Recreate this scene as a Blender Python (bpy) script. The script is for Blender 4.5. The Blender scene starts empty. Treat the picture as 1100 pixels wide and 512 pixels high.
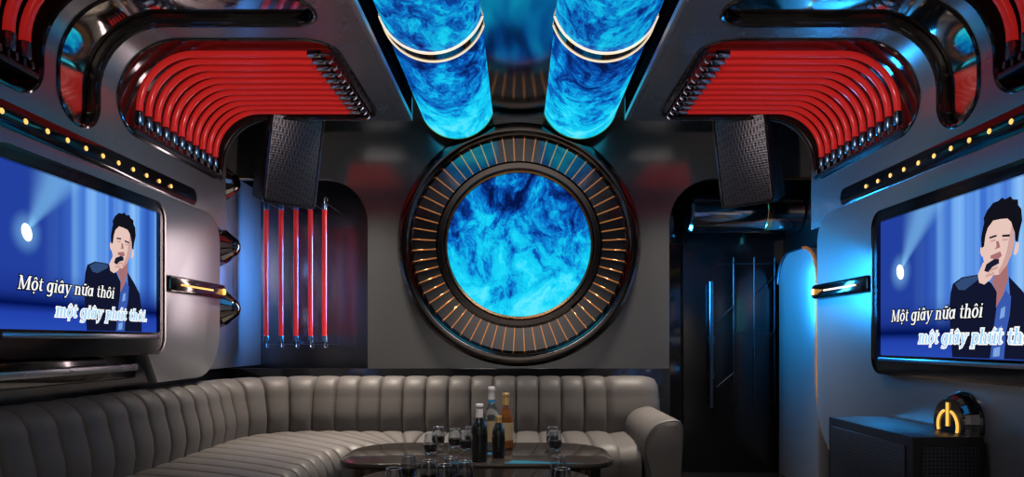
import bpy, bmesh, math, random
from mathutils import Vector, Matrix, Euler
from mathutils.geometry import delaunay_2d_cdt
random.seed(7)
PI = math.pi
SC = bpy.context.scene
COL = SC.collection
F = 733.0
VPX, VPY, EYE = 557.0, 366.0, 1.05

# ------------------------------------------------------------------ materials
def mat(name, base=(.5,.5,.5), rough=.4, metal=0., emit=None, estr=0., coat=0., spec=.5, trans=0., ior=1.45, alpha=1.):
    m = bpy.data.materials.new(name); m.use_nodes = True
    b = m.node_tree.nodes['Principled BSDF']
    b.inputs['Base Color'].default_value = (*base, 1)
    b.inputs['Roughness'].default_value = rough
    b.inputs['Metallic'].default_value = metal
    b.inputs['Specular IOR Level'].default_value = spec
    b.inputs['Coat Weight'].default_value = coat
    b.inputs['Coat Roughness'].default_value = .05
    b.inputs['Transmission Weight'].default_value = trans
    b.inputs['IOR'].default_value = ior
    if emit:
        b.inputs['Emission Color'].default_value = (*emit, 1)
        b.inputs['Emission Strength'].default_value = estr
    return m
def N(m, typ, **kw):
    n = m.node_tree.nodes.new(typ)
    for k, v in kw.items(): setattr(n, k, v)
    return n
def L(m, a, b): m.node_tree.links.new(a, b)
def bsdf(m): return m.node_tree.nodes['Principled BSDF']
def ramp(m, stops):
    r = N(m, 'ShaderNodeValToRGB'); e = r.color_ramp.elements
    while len(e) < len(stops): e.new(.5)
    for i, (p, c) in enumerate(stops):
        e[i].position = p; e[i].color = (*c, 1)
    return r
def rough_noise(m, scale, lo, hi, bump=0.):
    t = N(m, 'ShaderNodeTexCoord'); n = N(m, 'ShaderNodeTexNoise')
    n.inputs['Scale'].default_value = scale; n.inputs['Detail'].default_value = 5
    L(m, t.outputs['Object'], n.inputs['Vector'])
    mr = N(m, 'ShaderNodeMapRange'); mr.inputs['To Min'].default_value = lo; mr.inputs['To Max'].default_value = hi
    L(m, n.outputs['Fac'], mr.inputs['Value']); L(m, mr.outputs['Result'], bsdf(m).inputs['Roughness'])
    if bump:
        bp = N(m, 'ShaderNodeBump'); bp.inputs['Strength'].default_value = bump; bp.inputs['Distance'].default_value = .002
        L(m, n.outputs['Fac'], bp.inputs['Height']); L(m, bp.outputs['Normal'], bsdf(m).inputs['Normal'])
    return m

M = {}
M['shell'] = rough_noise(mat('satin_gunmetal', (.36,.37,.39), .33, .7), 3, .25, .29)
M['panel'] = rough_noise(mat('brushed_grey_panel', (.52,.53,.55), .36, .75), 3, .29, .33)
M['wallgrey'] = rough_noise(mat('grey_lacquer_wall', (.26,.265,.27), .25, .75), 2, .15, .18)
M['mirror'] = mat('black_mirror', (.05,.052,.055), .06, .9, coat=.2)
M['ceiling'] = mat('black_ceiling_mirror', (.42,.42,.43), .12, 1.)
M['blackgloss'] = mat('black_gloss', (.012,.012,.013), .10, 0, coat=.6)
M['darkmirror'] = mat('dark_recess_mirror', (.20,.20,.21), .24, 1.)
M['blacksatin'] = mat('black_satin', (.012,.012,.013), .38)
M['blackmatte'] = mat('black_matte', (.008,.008,.009), .6)
M['chrome'] = mat('dark_chrome', (.62,.60,.57), .14, 1.)
M['duct'] = mat('duct_chrome', (.66,.60,.55), .08, 1.)
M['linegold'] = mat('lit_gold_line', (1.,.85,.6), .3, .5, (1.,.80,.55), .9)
M['rib'] = mat('copper_added_glow', (.95,.48,.20), .18, 1., (1.,.36,.10), .22)  # copper with an added glow standing in for light catching it
M['inlay'] = mat('dark_inlay', (.12,.13,.15), .35, 1.)
M['blackchrome'] = mat('black_chrome', (.16,.14,.13), .10, 1.)
M['copper'] = mat('polished_copper', (.95,.48,.20), .18, 1.)
M['gold'] = mat('pale_gold', (1.,.80,.52), .15, 1.)
M['steel'] = mat('blued_steel', (.22,.36,.48), .25, 1.)
M['wire'] = mat('grey_wire', (.35,.37,.42), .28, 1.)
M['doorgloss'] = mat('black_door_lacquer', (.06,.06,.063), .2, .9)
M['barrel'] = mat('smoked_chrome', (.34,.33,.33), .10, 1.)
M['rimhighlight'] = mat('painted_rim_highlight', (.75,.78,.80), .08, .6)  # pale metallic colour stands in for the highlight on glass rims
M['floor'] = rough_noise(mat('dark_floor_tile', (.012,.012,.013), .12), 4, .08, .2)
M['hose'] = mat('glowing_red_hose', (.62,.02,.02), .22, 0, (1.,.035,.03), .20, coat=.5)
M['amber'] = mat('amber_led', (.9,.5,.1), .4, 0, (1.,.50,.09), 1.15)
M['ledcore'] = mat('amber_led_bead', (.9,.6,.2), .4, 0, (1.,.55,.13), 1.25)
M['glass'] = mat('clear_glass', (.80,.84,.88), .02, 0, trans=1.)
M['cola'] = mat('dark_drink', (.02,.008,.004), .05, coat=.5)
M['bottleclear'] = mat('smoky_clear_bottle', (.55,.60,.62), .03, 0, trans=.95)
M['bottledark'] = mat('dark_green_bottle', (.012,.016,.014), .08, coat=.6)
M['amberglass'] = mat('amber_whisky_glass', (.35,.12,.02), .05, 0, trans=.6, coat=.3)
M['whitecap'] = mat('white_foil_cap', (.85,.83,.80), .35)
M['goldcap'] = mat('gold_foil_cap', (.90,.60,.22), .3, .6)
M['bluelabel'] = mat('blue_neck_label', (.05,.35,.65), .4)
M['redlabel'] = mat('red_band_label', (.55,.05,.03), .4)
M['creamlabel'] = mat('cream_label', (.42,.32,.18), .45)
M['tabletop'] = mat('polished_brown_stone', (.045,.036,.030), .16, 0, coat=.5)
M['bronze'] = mat('ribbed_bronze', (.20,.15,.12), .3, 1.)

m = M['leather'] = mat('taupe_leather', (.098,.089,.083), .5, 0, spec=.32)
rough_noise(m, 60, .44, .56, .12)
m = M['grille'] = mat('perforated_grille', (.02,.02,.024), .36, .75)
t = N(m,'ShaderNodeTexCoord'); v = N(m,'ShaderNodeTexVoronoi'); v.inputs['Scale'].default_value = 62; v.inputs['Randomness'].default_value = 0
L(m, t.outputs['Object'], v.inputs['Vector'])
r_ = ramp(m, [(.22,(.002,.002,.002)),(.34,(.075,.078,.092))])
L(m, v.outputs['Distance'], r_.inputs['Fac']); L(m, r_.outputs['Color'], bsdf(m).inputs['Base Color'])
bp = N(m,'ShaderNodeBump'); bp.inputs['Strength'].default_value = .6; bp.inputs['Distance'].default_value = .003
L(m, v.outputs['Distance'], bp.inputs['Height']); L(m, bp.outputs['Normal'], bsdf(m).inputs['Normal'])

def galaxy(name, axis, lo, hi, off, scale, stretch, strength):
    """A bright display showing drifting blue nebula clouds; the picture turns to plain cyan towards one end."""
    m = mat(name, (0,0,0), .6, 0, spec=.1)
    tc = N(m,'ShaderNodeTexCoord'); mp = N(m,'ShaderNodeMapping')
    mp.inputs['Location'].default_value = off; mp.inputs['Scale'].default_value = stretch
    L(m, tc.outputs['Object'], mp.inputs['Vector'])
    n1 = N(m,'ShaderNodeTexNoise'); n1.inputs['Scale'].default_value = scale*.8; n1.inputs['Detail'].default_value = 4
    L(m, mp.outputs['Vector'], n1.inputs['Vector'])
    mx = N(m,'ShaderNodeVectorMath', operation='MULTIPLY_ADD'); mx.inputs[1].default_value = (.55,.55,.55)
    L(m, n1.outputs['Color'], mx.inputs[0]); L(m, mp.outputs['Vector'], mx.inputs[2])
    n2 = N(m,'ShaderNodeTexNoise'); n2.inputs['Scale'].default_value = scale*1.7; n2.inputs['Detail'].default_value = 12
    n2.inputs['Roughness'].default_value = .74; n2.inputs['Distortion'].default_value = .25
    L(m, mx.outputs['Vector'], n2.inputs['Vector'])
    sp = N(m,'ShaderNodeSeparateXYZ'); L(m, tc.outputs['Object'], sp.inputs['Vector'])
    mr = N(m,'ShaderNodeMapRange'); mr.inputs['From Min'].default_value = lo; mr.inputs['From Max'].default_value = hi
    mr.inputs['To Min'].default_value = -.05; mr.inputs['To Max'].default_value = .17
    L(m, sp.outputs[axis], mr.inputs['Value'])
    ad = N(m,'ShaderNodeMath', operation='ADD'); L(m, n2.outputs['Fac'], ad.inputs[0]); L(m, mr.outputs['Result'], ad.inputs[1])
    r = ramp(m, [(.38,(.001,.006,.06)),(.46,(.002,.05,.32)),(.525,(.003,.20,.62)),(.585,(.005,.48,.80)),(.66,(.008,.66,.93)),(.84,(.16,.86,1.)),(.95,(.5,.95,1.))])
    L(m, ad.outputs[0], r.inputs['Fac']); L(m, r.outputs['Color'], bsdf(m).inputs['Emission Color'])
    bsdf(m).inputs['Emission Strength'].default_value = strength
    return m

# ------------------------------------------------------------------ object helpers
def world_loc(o):
    v = Vector(o.location)
    while o.parent: o = o.parent; v += Vector(o.location)
    return v
def obj(name, bm, mats, parent=None, ang=40, normals=None):
    me = bpy.data.meshes.new(name)
    if parent is not None:
        bmesh.ops.translate(bm, vec=-world_loc(parent), verts=bm.verts)
    bm.to_mesh(me); bm.free()
    for mm in (mats if isinstance(mats, (list, tuple)) else [mats]): me.materials.append(mm)
    me.polygons.foreach_set('use_smooth', [True]*len(me.polygons))
    if normals: me.normals_split_custom_set_from_vertices(normals)
    else: me.set_sharp_from_angle(angle=math.radians(ang))
    o = bpy.data.objects.new(name, me); COL.objects.link(o)
    if parent is not None: o.parent = parent
    return o
def thing(name, label, cat, loc, group=None):
    o = bpy.data.objects.new(name, None); o.empty_display_size = .1; COL.objects.link(o)
    o.location = loc; return tag(o, label, cat, group)
def tag(o, label=None, cat=None, group=None, kind=None):
    if label: o['label'] = label
    if cat: o['category'] = cat
    if group: o['group'] = group
    if kind: o['kind'] = kind
    return o
def struct(name, bm, mats, label=None, ang=40, normals=None):
    o = obj(name, bm, mats, None, ang, normals); o['kind'] = 'structure'
    if label: o['label'] = label
    return o
def dup(root, loc, label=None, group=None):
    r = root.copy(); COL.objects.link(r); r.location = loc
    if label: r['label'] = label
    if group: r['group'] = group
    for ch in list(root.children):
        c = ch.copy(); COL.objects.link(c); c.parent = r
        for g in list(ch.children):
            d = g.copy(); COL.objects.link(d); d.parent = c
    return r

# ------------------------------------------------------------------ geometry helpers
def new(): return bmesh.new()
def merge(bm, tmp, mi=0, mtx=None):
    if mtx is not None: bmesh.ops.transform(tmp, matrix=mtx, verts=tmp.verts)
    vm = {}
    for v in tmp.verts: vm[v] = bm.verts.new(v.co)
    for f in tmp.faces:
        try: nf = bm.faces.new([vm[v] for v in f.verts])
        except ValueError: continue
        nf.material_index = mi if mi is not None else f.material_index
    tmp.free()
def box(bm, c, s, bev=0., mi=0, seg=2, mtx=None):
    t = bmesh.new(); bmesh.ops.create_cube(t, size=1)
    bmesh.ops.scale(t, vec=s, verts=t.verts)
    if bev: bmesh.ops.bevel(t, geom=list(t.edges), offset=bev, segments=seg, profile=.5, affect='EDGES')
    bmesh.ops.translate(t, vec=c, verts=t.verts)
    merge(bm, t, mi, mtx); return bm
def box2(bm, a, b, bev=0., mi=0, seg=2):
    return box(bm, [(p+q)/2 for p, q in zip(a, b)], [abs(q-p) for p, q in zip(a, b)], bev, mi, seg)
def tube(bm, pts, r, seg=12, closed=False, mi=0, caps=True):
    pts = [Vector(p) for p in pts]; n = len(pts); rings = []
    ref = None
    for i, p in enumerate(pts):
        if closed: d = pts[(i+1) % n] - pts[i-1]
        else: d = pts[min(i+1, n-1)] - pts[max(i-1, 0)]
        d.normalize()
        if ref is None:
            ref = d.cross(Vector((0,0,1)))
            if ref.length < .05: ref = d.cross(Vector((0,1,0)))
        ref = (ref - d*ref.dot(d)).normalized(); b = d.cross(ref)
        rr = r[i] if isinstance(r, (list, tuple)) else r
        rings.append([bm.verts.new(p + (ref*math.cos(a) + b*math.sin(a))*rr) for a in [2*PI*k/seg for k in range(seg)]])
    m_ = n if closed else n-1
    for i in range(m_):
        A, B_ = rings[i], rings[(i+1) % n]
        for k in range(seg):
            f = bm.faces.new((A[k], A[(k+1) % seg], B_[(k+1) % seg], B_[k])); f.material_index = mi
    if caps and not closed:
        for R_ in (rings[0][::-1], rings[-1]): bm.faces.new(R_).material_index = mi
    return bm
def lathe(bm, prof, seg=32, mi=0, mtx=None, mis=None):
    """prof: (radius, height) pairs turned round +Z; mis: material index per segment"""
    t = bmesh.new(); rings = []
    for r, h in prof:
        if r < 1e-5: rings.append([t.verts.new((0,0,h))])
        else: rings.append([t.verts.new((r*math.cos(2*PI*k/seg), r*math.sin(2*PI*k/seg), h)) for k in range(seg)])
    for i in range(len(prof)-1):
        A, B_ = rings[i], rings[i+1]
        for k in range(seg):
            k2 = (k+1) % seg
            if len(A) == 1 and len(B_) == 1: continue
            if len(A) == 1: f = t.faces.new((A[0], B_[k2], B_[k]))
            elif len(B_) == 1: f = t.faces.new((A[k], A[k2], B_[0]))
            else: f = t.faces.new((A[k], A[k2], B_[k2], B_[k]))
            f.material_index = mis[i] if mis else mi
    merge(bm, t, None, mtx); return bm
def prism(bm, pts, fn, d0, d1, mi=0, bev=0.):
    """a 2-D outline pts carried by fn(u, v, depth) between two depths"""
    t = bmesh.new()
    a = [t.verts.new(fn(u, v, d0)) for u, v in pts]; b = [t.verts.new(fn(u, v, d1)) for u, v in pts]
    fa = t.faces.new(a); fb = t.faces.new(b[::-1]); n = len(pts)
    for i in range(n): t.faces.new((a[i], b[i], b[(i+1) % n], a[(i+1) % n]))
    bmesh.ops.recalc_face_normals(t, faces=t.faces)
    if bev:
        bmesh.ops.bevel(t, geom=list(fa.edges)+list(fb.edges), offset=bev, segments=2, profile=.5, affect='EDGES')
    merge(bm, t, mi); return bm
def rrect(u0, u1, v0, v1, r, seg=8):
    rs = r if isinstance(r, (list, tuple)) else [r]*4     # corners: (u1,v0) (u1,v1) (u0,v1) (u0,v0)
    out = []
    for (cu, cv, a0), q in zip(((u1,v0,-90),(u1,v1,0),(u0,v1,90),(u0,v0,180)), rs):
        su = -1 if cu == u1 else 1; sv = -1 if cv == v1 else 1
        c = (cu + su*q, cv + sv*q)
        if q <= 0: out.append((cu, cv)); continue
        for k in range(seg+1):
            a = math.radians(a0 + 90*k/seg); out.append((c[0]+q*math.cos(a), c[1]+q*math.sin(a)))
    return out
def plate_ring(bm, outer, inner, fn, d0, d1, mi=0):
    """frame between two outlines of equal point count, between two depths (front d1)"""
    n = len(outer)
    vo0 = [bm.verts.new(fn(u,v,d0)) for u,v in outer]; vo1 = [bm.verts.new(fn(u,v,d1)) for u,v in outer]
    vi0 = [bm.verts.new(fn(u,v,d0)) for u,v in inner]; vi1 = [bm.verts.new(fn(u,v,d1)) for u,v in inner]
    for i in range(n):
        j = (i+1) % n
        for q in ((vo0[i],vo0[j],vo1[j],vo1[i]), (vo1[i],vo1[j],vi1[j],vi1[i]), (vi1[i],vi1[j],vi0[j],vi0[i])):
            bm.faces.new(q).material_index = mi
    return bm
ORD = ['first','second','third','fourth','fifth','sixth','seventh','eighth','ninth','tenth','eleventh','twelfth']
SIDES = ((-1, 'side over the sofa'), (1, 'side over the subwoofer'))
def PX(px, y): return (px-VPX)*y/F
def PZ(py, y): return EYE-(py-VPY)*y/F

# ================================================================== THE SETTING
XW = 2.14; YB = 5.0; YF = -1.3; HC = 2.67
b = new(); box2(b, (-2.6,YF,-.06), (2.6,5.9,0)); struct('floor', b, M['floor'])
b = new(); box2(b, (-2.6,YF,HC), (2.6,5.9,HC+.06)); struct('ceiling', b, M['ceiling'])
b = new(); box2(b, (-XW-.1,YF,0), (-XW,5.9,HC)); struct('wall_left', b, M['darkmirror'])
b = new(); box2(b, (XW,YF,0), (XW+.1,5.9,HC)); struct('wall_right', b, M['darkmirror'])
b = new(); box2(b, (-XW,YF-.1,0), (XW,YF,HC)); struct('wall_front', b, mat('front_wall_grey', (.42,.40,.38), .5))
# back wall with two round-shouldered openings
AX = 1.105; AZ = 2.24; AR = .33
pts = [(-AX,0),(AX,0)]
for k in range(13):
    a = PI - (PI/2)*k/12; pts.append((AX+AR+AR*math.cos(a), AZ-AR+AR*math.sin(a)))
pts += [(XW,AZ),(XW,HC),(-XW,HC),(-XW,AZ)]
for k in range(13):
    a = PI/2 - (PI/2)*k/12; pts.append((-AX-AR+AR*math.cos(a), AZ-AR+AR*math.sin(a)))
b = new(); prism(b, pts, lambda u,v,d: (u,d,v), YB, YB+.07); struct('wall_back', b, M['wallgrey'])
b = new(); box2(b, (-XW,YB-.03,0), (AX,YB,.85), .004); struct('baseboard_back', b, M['blackgloss'])
b = new(); box2(b, (-XW,5.46,0), (-.9,5.52,HC)); struct('wall_niche', b, M['darkmirror'])
b = new(); box2(b, (-1.06,5.07,0), (-1.0,5.46,HC)); struct('wall_niche_side', b, M['blackgloss'])
b = new(); box2(b, (.9,5.52,0), (XW,5.6,HC)); struct('wall_passage', b, M['blackgloss'])
b = new(); box2(b, (1.0,5.07,0), (1.06,5.52,HC)); struct('wall_passage_side', b, M['blackgloss'])
# copper edge over each opening, from the side wall in
for s, nm in ((-1,'trim_1'),(1,'trim_2')):
    b = new(); tube(b, [(s*XW,YB-.005,AZ),(s*(AX+AR+.15),YB-.005,AZ)], .008, 8); struct(nm, b, M['copper'])
# side returns between the cladding and the back wall
b = new(); box2(b, (-XW,4.50,.86), (-2.06,5.46,AZ), .006); struct('trim_3', b, M['panel'])

# ---- curved side cladding with long rounded slots
SX = 1.93; SZ0 = 1.78; SZT = 2.50; SR = .30; SXI = .70
S1 = (SZT-SR)-SZ0; S2 = S1 + SR*PI/2; S3 = S2 + (SX-SR-SXI)
def prof(s):
    """arc length -> (x inward positive offset, z, normal x, normal z) for the door side"""
    if s <= S1: return SX, SZ0+s, -1., 0.
    if s <= S2:
        a = (s-S1)/SR; return SX-SR+SR*math.cos(a), SZT-SR+SR*math.sin(a), -math.cos(a), -math.sin(a)
    return SX-SR-(s-S2), SZT, 0., -1.
def s_of_z(z): return z-SZ0
def s_of_x(x): return S2+(SX-SR-x)
SLOTS = [  # s0, s1, y0, y1, radius
    (s_of_z(2.085), s_of_x(.90), 3.28, 4.455, .16),
    (s_of_z(2.00), s_of_x(.90), 2.86, 3.14, .135),
    (s_of_z(2.02), s_of_x(.90), 1.62, 2.765, .14)]
def in_slot(s, y, grow=0.):
    for s0, s1, y0, y1, r in SLOTS:
        s0 -= grow; s1 += grow; y0 -= grow; y1 += grow; q = r+grow
        dx = max(s0+q-s, 0, s-(s1-q)); dy = max(y0+q-y, 0, y-(y1-q))
        if s0 < s < s1 and y0 < y < y1 and dx*dx+dy*dy < q*q: return True
    return False
YS0, YS1 = 1.1, 4.50
def densify(poly, step):
    out = []
    for i, p in enumerate(poly):
        q = poly[(i+1) % len(poly)]; d = math.hypot(q[0]-p[0], q[1]-p[1]); k = max(1, int(d/step))
        out += [(p[0]+(q[0]-p[0])*j/k, p[1]+(q[1]-p[1])*j/k) for j in range(k)]
    return out
LOOPS = [densify(rrect(s0,s1,y0,y1,r,8), .04) for s0,s1,y0,y1,r in SLOTS]
def shell(side, nm):
    P, E = [], []
    for lp in LOOPS + [densify([(0,YS0),(S3,YS0),(S3,YS1),(0,YS1)], .05)]:
        o = len(P); P += [Vector(p) for p in lp]; E += [(o+i, o+(i+1) % len(lp)) for i in range(len(lp))]
    s = .03
    while s < S3-.02:
        y = YS0+.05
        while y < YS1-.03:
            if not in_slot(s, y, .02): P.append(Vector((s, y)))
            y += .1
        s += .04
    vo, eo, fo, *_ = delaunay_2d_cdt(P, E, [], 0, 1e-6)
    b = new(); nn = []; vs = []
    for p in vo:
        x, z, nx, nz = prof(p.x); vs.append(b.verts.new((side*x, p.y, z))); nn.append((side*nx, 0, nz))
    for f in fo:
        c = sum((vo[i] for i in f), Vector((0,0)))/len(f)
        if in_slot(c.x, c.y): continue
        q = [vs[i] for i in f]
        fc = b.faces.new(q); fc.normal_update()
        nx = sum(nn[i][0] for i in f); nz = sum(nn[i][2] for i in f)
        if fc.normal.x*nx + fc.normal.z*nz < 0: fc.normal_flip()
    b.verts.index_update()
    struct(nm, b, M['shell'], normals=nn)
    return nm
shell(-1, 'wall_cladding_left'); shell(1, 'wall_cladding_right')
def at(side, s, y, d):
    """point d behind the cladding surface"""
    x, z, nx, nz = prof(s); return (side*(x-nx*d), y, z-nz*d)
k_ = 4
for side, wd in SIDES:
    for (s0,s1,y0,y1,r), lp in zip(SLOTS, LOOPS):
        b = new()                                            # deep black reveal and slim rim
        n = len(lp)
        A = [b.verts.new(at(side, s, y, -.004)) for s, y in lp]; B_ = [b.verts.new(at(side, s, y, .045 if y1-y0 < .4 else .125)) for s, y in lp]
        for i in range(n):
            b.faces.new((A[i], A[(i+1) % n], B_[(i+1) % n], B_[i]))
        tube(b, [at(side, s, y, .004) for s, y in lp], .012, 8, closed=True)
        struct('trim_%d' % k_, b, M['blackgloss']); k_ += 1
    # inner lip of the cladding, towards the light tubes
    b = new(); box2(b, (side*SXI,YS0,SZT-.001), (side*(SXI+.03),YS1,SZT+.035), .004); struct('trim_%d' % k_, b, M['panel']); k_ += 1
    b = new(); box2(b, (side*SXI,YS1-.02,SZT+.002), (side*1.9,YS1,HC-.002)); struct('trim_%d' % k_, b, M['blackgloss']); k_ += 1
    # backing behind slots, curved
    b = new(); ss = [S3*i/40 for i in range(41)]
    A = [b.verts.new(at(side, s, YS0, .125)) for s in ss]; B_ = [b.verts.new(at(side, s, YS1, .125)) for s in ss]
    for i in range(40): b.faces.new((A[i], A[i+1], B_[i+1], B_[i]))
    struct('trim_%d' % k_, b, M['blackgloss']); k_ += 1

# ---- big wall panels that carry the televisions
PXF = 1.90
def side_fn(side, X=PXF): return lambda u, v, d: (side*(X-d), u, v)
outl = [(1.2,1.0),(3.42,1.0),(3.50,.985),(3.60,.83),(4.05,.83)]
for k in range(1, 9):
    a = -PI/2 + PI/2*k/8; outl.append((4.05+.302*math.cos(a), 1.13+.30*math.sin(a)))
for k in range(9):
    a = PI/2*k/8; outl.append((4.182+.17*math.cos(a), 1.67+.17*math.sin(a)))
outl += [(1.2,1.84)]
b = new(); prism(b, outl, side_fn(-1), -.06, 0, bev=.012); struct('trim_%d' % k_, b, M['panel']); k_ += 1
outr = [(1.2,.36),(4.05,.36)]
for k in range(1, 9):
    a = -PI/2 + PI/2*k/8; outr.append((4.05+.302*math.cos(a), .66+.30*math.sin(a)))
for k in range(9):
    a = PI/2*k/8; outr.append((4.182+.17*math.cos(a), 1.67+.17*math.sin(a)))
outr += [(1.2,1.84)]
b = new(); prism(b, outr, side_fn(1), -.06, 0, bev=.012); struct('trim_%d' % k_, b, M['panel']); k_ += 1
# copper edge following the far end of the door-side panel
e = [(1.965, u+.012, v) for u, v in outr[1:-1] if u > 4.0 and v < 1.75]
b = new(); tube(b, e, .009, 8); struct('trim_%d' % k_, b, M['copper']); k_ += 1
# dark ledge under the sofa-side panel
b = new(); box2(b, (-XW,1.2,.86), (-1.97,3.52,.99), .01); struct('trim_%d' % k_, b, M['blackgloss']); k_ += 1
b = new(); box2(b, (-1.96,1.2,.90), (-1.925,3.46,.935), .008); struct('trim_%d' % k_, b, M['shell']); k_ += 1
# rounded wing panel on the passage wall
b = new(); wp = rrect(4.70,5.40,0.0,1.72,[0,.22,.22,0],8)
prism(b, wp, lambda u,v,d: (d,u,v), 2.06, XW, bev=.008); struct('trim_%d' % k_, b, M['panel']); k_ += 1
b = new(); tube(b, [(2.05,u,v) for u,v in wp[1:11]][::1] , .007, 8); struct('trim_%d' % k_, b, M['steel']); k_ += 1
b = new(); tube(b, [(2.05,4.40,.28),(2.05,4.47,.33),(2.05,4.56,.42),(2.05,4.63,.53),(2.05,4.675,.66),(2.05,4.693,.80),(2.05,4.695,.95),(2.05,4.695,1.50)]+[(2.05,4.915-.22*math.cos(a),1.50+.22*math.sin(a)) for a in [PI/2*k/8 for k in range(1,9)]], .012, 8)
struct('trim_%d' % k_, b, M['rib']); k_ += 1  # copper edge, brightened by the glow added to its material

# ---- door at the end of the passage
b = new(); box2(b, (1.32,5.47,0), (2.05,5.52,2.02), .006); door = struct('door_1', b, M['doorgloss'], 'black gloss door with thin inlaid lines at the end of the passage')
b = new()
yl = 5.466
def line(x0, z0, x1, z1): tube(b, [(x0,yl,z0),(x1,yl,z1)], .004, 6)
for px in (788, 810, 832): line(PX(px,5.47), .55, PX(px,5.47), 1.72)
for (x0,y0,x1,y1) in ((768,283,832,283),(772,318,788,318),(788,358,832,358),(770,345,788,328),(810,380,832,355),(770,415,788,400),(810,318,832,296)):
    line(PX(x0,5.47), PZ(y0,5.47), PX(x1,5.47), PZ(y1,5.47))
obj('inlay', b, M['inlay'], door)
b = new(); hx = PX(764,5.4)
tube(b, [(hx,5.40,.52),(hx,5.40,1.52)], .017, 12)
for z in (.78,.80,1.06,1.08,.76,1.04): tube(b, [(hx,5.40,z-.006),(hx,5.40,z+.006)], .026, 14)
for z in (.60,1.46): tube(b, [(hx,5.40,z),(hx,5.475,z)], .010, 8)
obj('handle', b, M['inlay'], door)

# ================================================================== RED HOSES
HXW = 1.95; HZ = 2.525; HR = .285
def hose_path():
    p = [(HXW,0,2.215),(HXW,0,HZ-HR)]
    for k in range(1, 13):
        a = PI/2*k/12; p.append((HXW-HR+HR*math.cos(a), 0, HZ-HR+HR*math.sin(a)))
    return p + [(1.35,0,HZ),(1.07,0,HZ)]
def make_hose(side, label, group, y, hr=.017):
    t = thing('red_hose', label, 'hose', (side*HXW, y, 2.13), group)
    f = lambda p: (side*p[0], p[1]+y, p[2])
    b = new(); tube(b, [f(p) for p in hose_path()], hr, 14); obj('hose', b, M['hose'], t)
    b = new(); tube(b, [f((HXW,0,2.16)),f((HXW,0,2.165)),f((HXW,0,2.225)),f((HXW,0,2.23))], [hr*.9,hr*1.15,hr*1.15,hr], 14); obj('connector', b, M['steel'], t)
    b = new(); tube(b, [f((1.085,0,HZ)),f((1.08,0,HZ)),f((1.02,0,HZ)),f((1.015,0,HZ))], [hr,hr*1.15,hr*1.15,hr*.8], 14); obj('connector', b, M['chrome'], t)
    b = new()
    tube(b, [f(p) for p in ((HXW,0,2.165),(HXW,0,2.14),(HXW-.005,0,2.128),(HXW-.02,0,2.12),(HXW-.035,0,2.128),(HXW-.03,0,2.15))], .0055, 8)
    obj('hook', b, M['wire'], t)
    b = new()
    tube(b, [f(p) for p in ((1.02,0,HZ),(.985,0,HZ),(.965,0,HZ-.008),(.957,0,HZ-.026),(.962,0,HZ-.042),(.975,0,HZ-.05))], .0055, 8)
    obj('hook', b, M['wire'], t)
    return t
for side, wd in SIDES:
    for ks, (y0, y1, n) in enumerate(((3.51, 4.39, 11), (2.27, 2.695, 6))):
        proto = None
        step = (y1-y0)/(n-1)
        for i in range(n):
            y = y1 - step*i
            pos = 'rearmost' if i == 0 else ORD[i]
            if ks == 0: lab = f'{pos} glowing red hose counted from the speaker, ceiling slot on the {wd}'
            else: lab = f'{pos} glowing red hose from the back, slot nearest the camera, {wd}'
            grp = f'red hoses in the {"rear" if ks == 0 else "front"} slot on the {wd}'
            if proto is None: proto = make_hose(side, lab, grp, y, .017 if ks == 0 else .021)
            else: dup(proto, (side*HXW, y, 2.13), lab, grp)
        # rails the hoses hook on to
        which = 'rear' if ks == 0 else 'front'
        b = new(); box2(b, (side*1.915,y0-.09,2.092), (side*2.05,y1+.035,2.118), .006)
        tag(obj('hose_rail', b, M['grille']), f'black perforated wall rail under the {which} red hoses on the {wd}', 'rail')
        b = new(); box2(b, (side*.905,y0-.09,2.51), (side*.952,y1+.035,2.60), .008)
        tag(obj('hose_rail', b, M['blacksatin']), f'black ceiling rail at the inner ends of the {which} hoses, {wd}', 'rail')
    # chrome duct face curving through the narrow slot
    b = new(); s0, s1, y0, y1, r = SLOTS[1]; rows = []
    for i in range(49):
        q = s0-.01+(s1-s0+.02)*i/48
        rows.append([b.verts.new(at(side, q, y0-.01+(y1-y0+.02)*k/16, .036-.006*math.sin(PI*k/16))) for k in range(17)] +
                    [b.verts.new(at(side, q, y1+.01-(y1-y0+.02)*k/4, .09)) for k in range(5)])
    for A, B_ in zip(rows, rows[1:]):
        for k in range(22): b.faces.new((A[k], A[(k+1) % 22], B_[(k+1) % 22], B_[k]))
    b.faces.new(rows[0]); b.faces.new(rows[-1]); bmesh.ops.recalc_face_normals(b, faces=b.faces)
    tag(obj('chrome_duct', b, M['duct']), f'dark chrome duct curving up inside the narrow slot, {wd}', 'duct')

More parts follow.
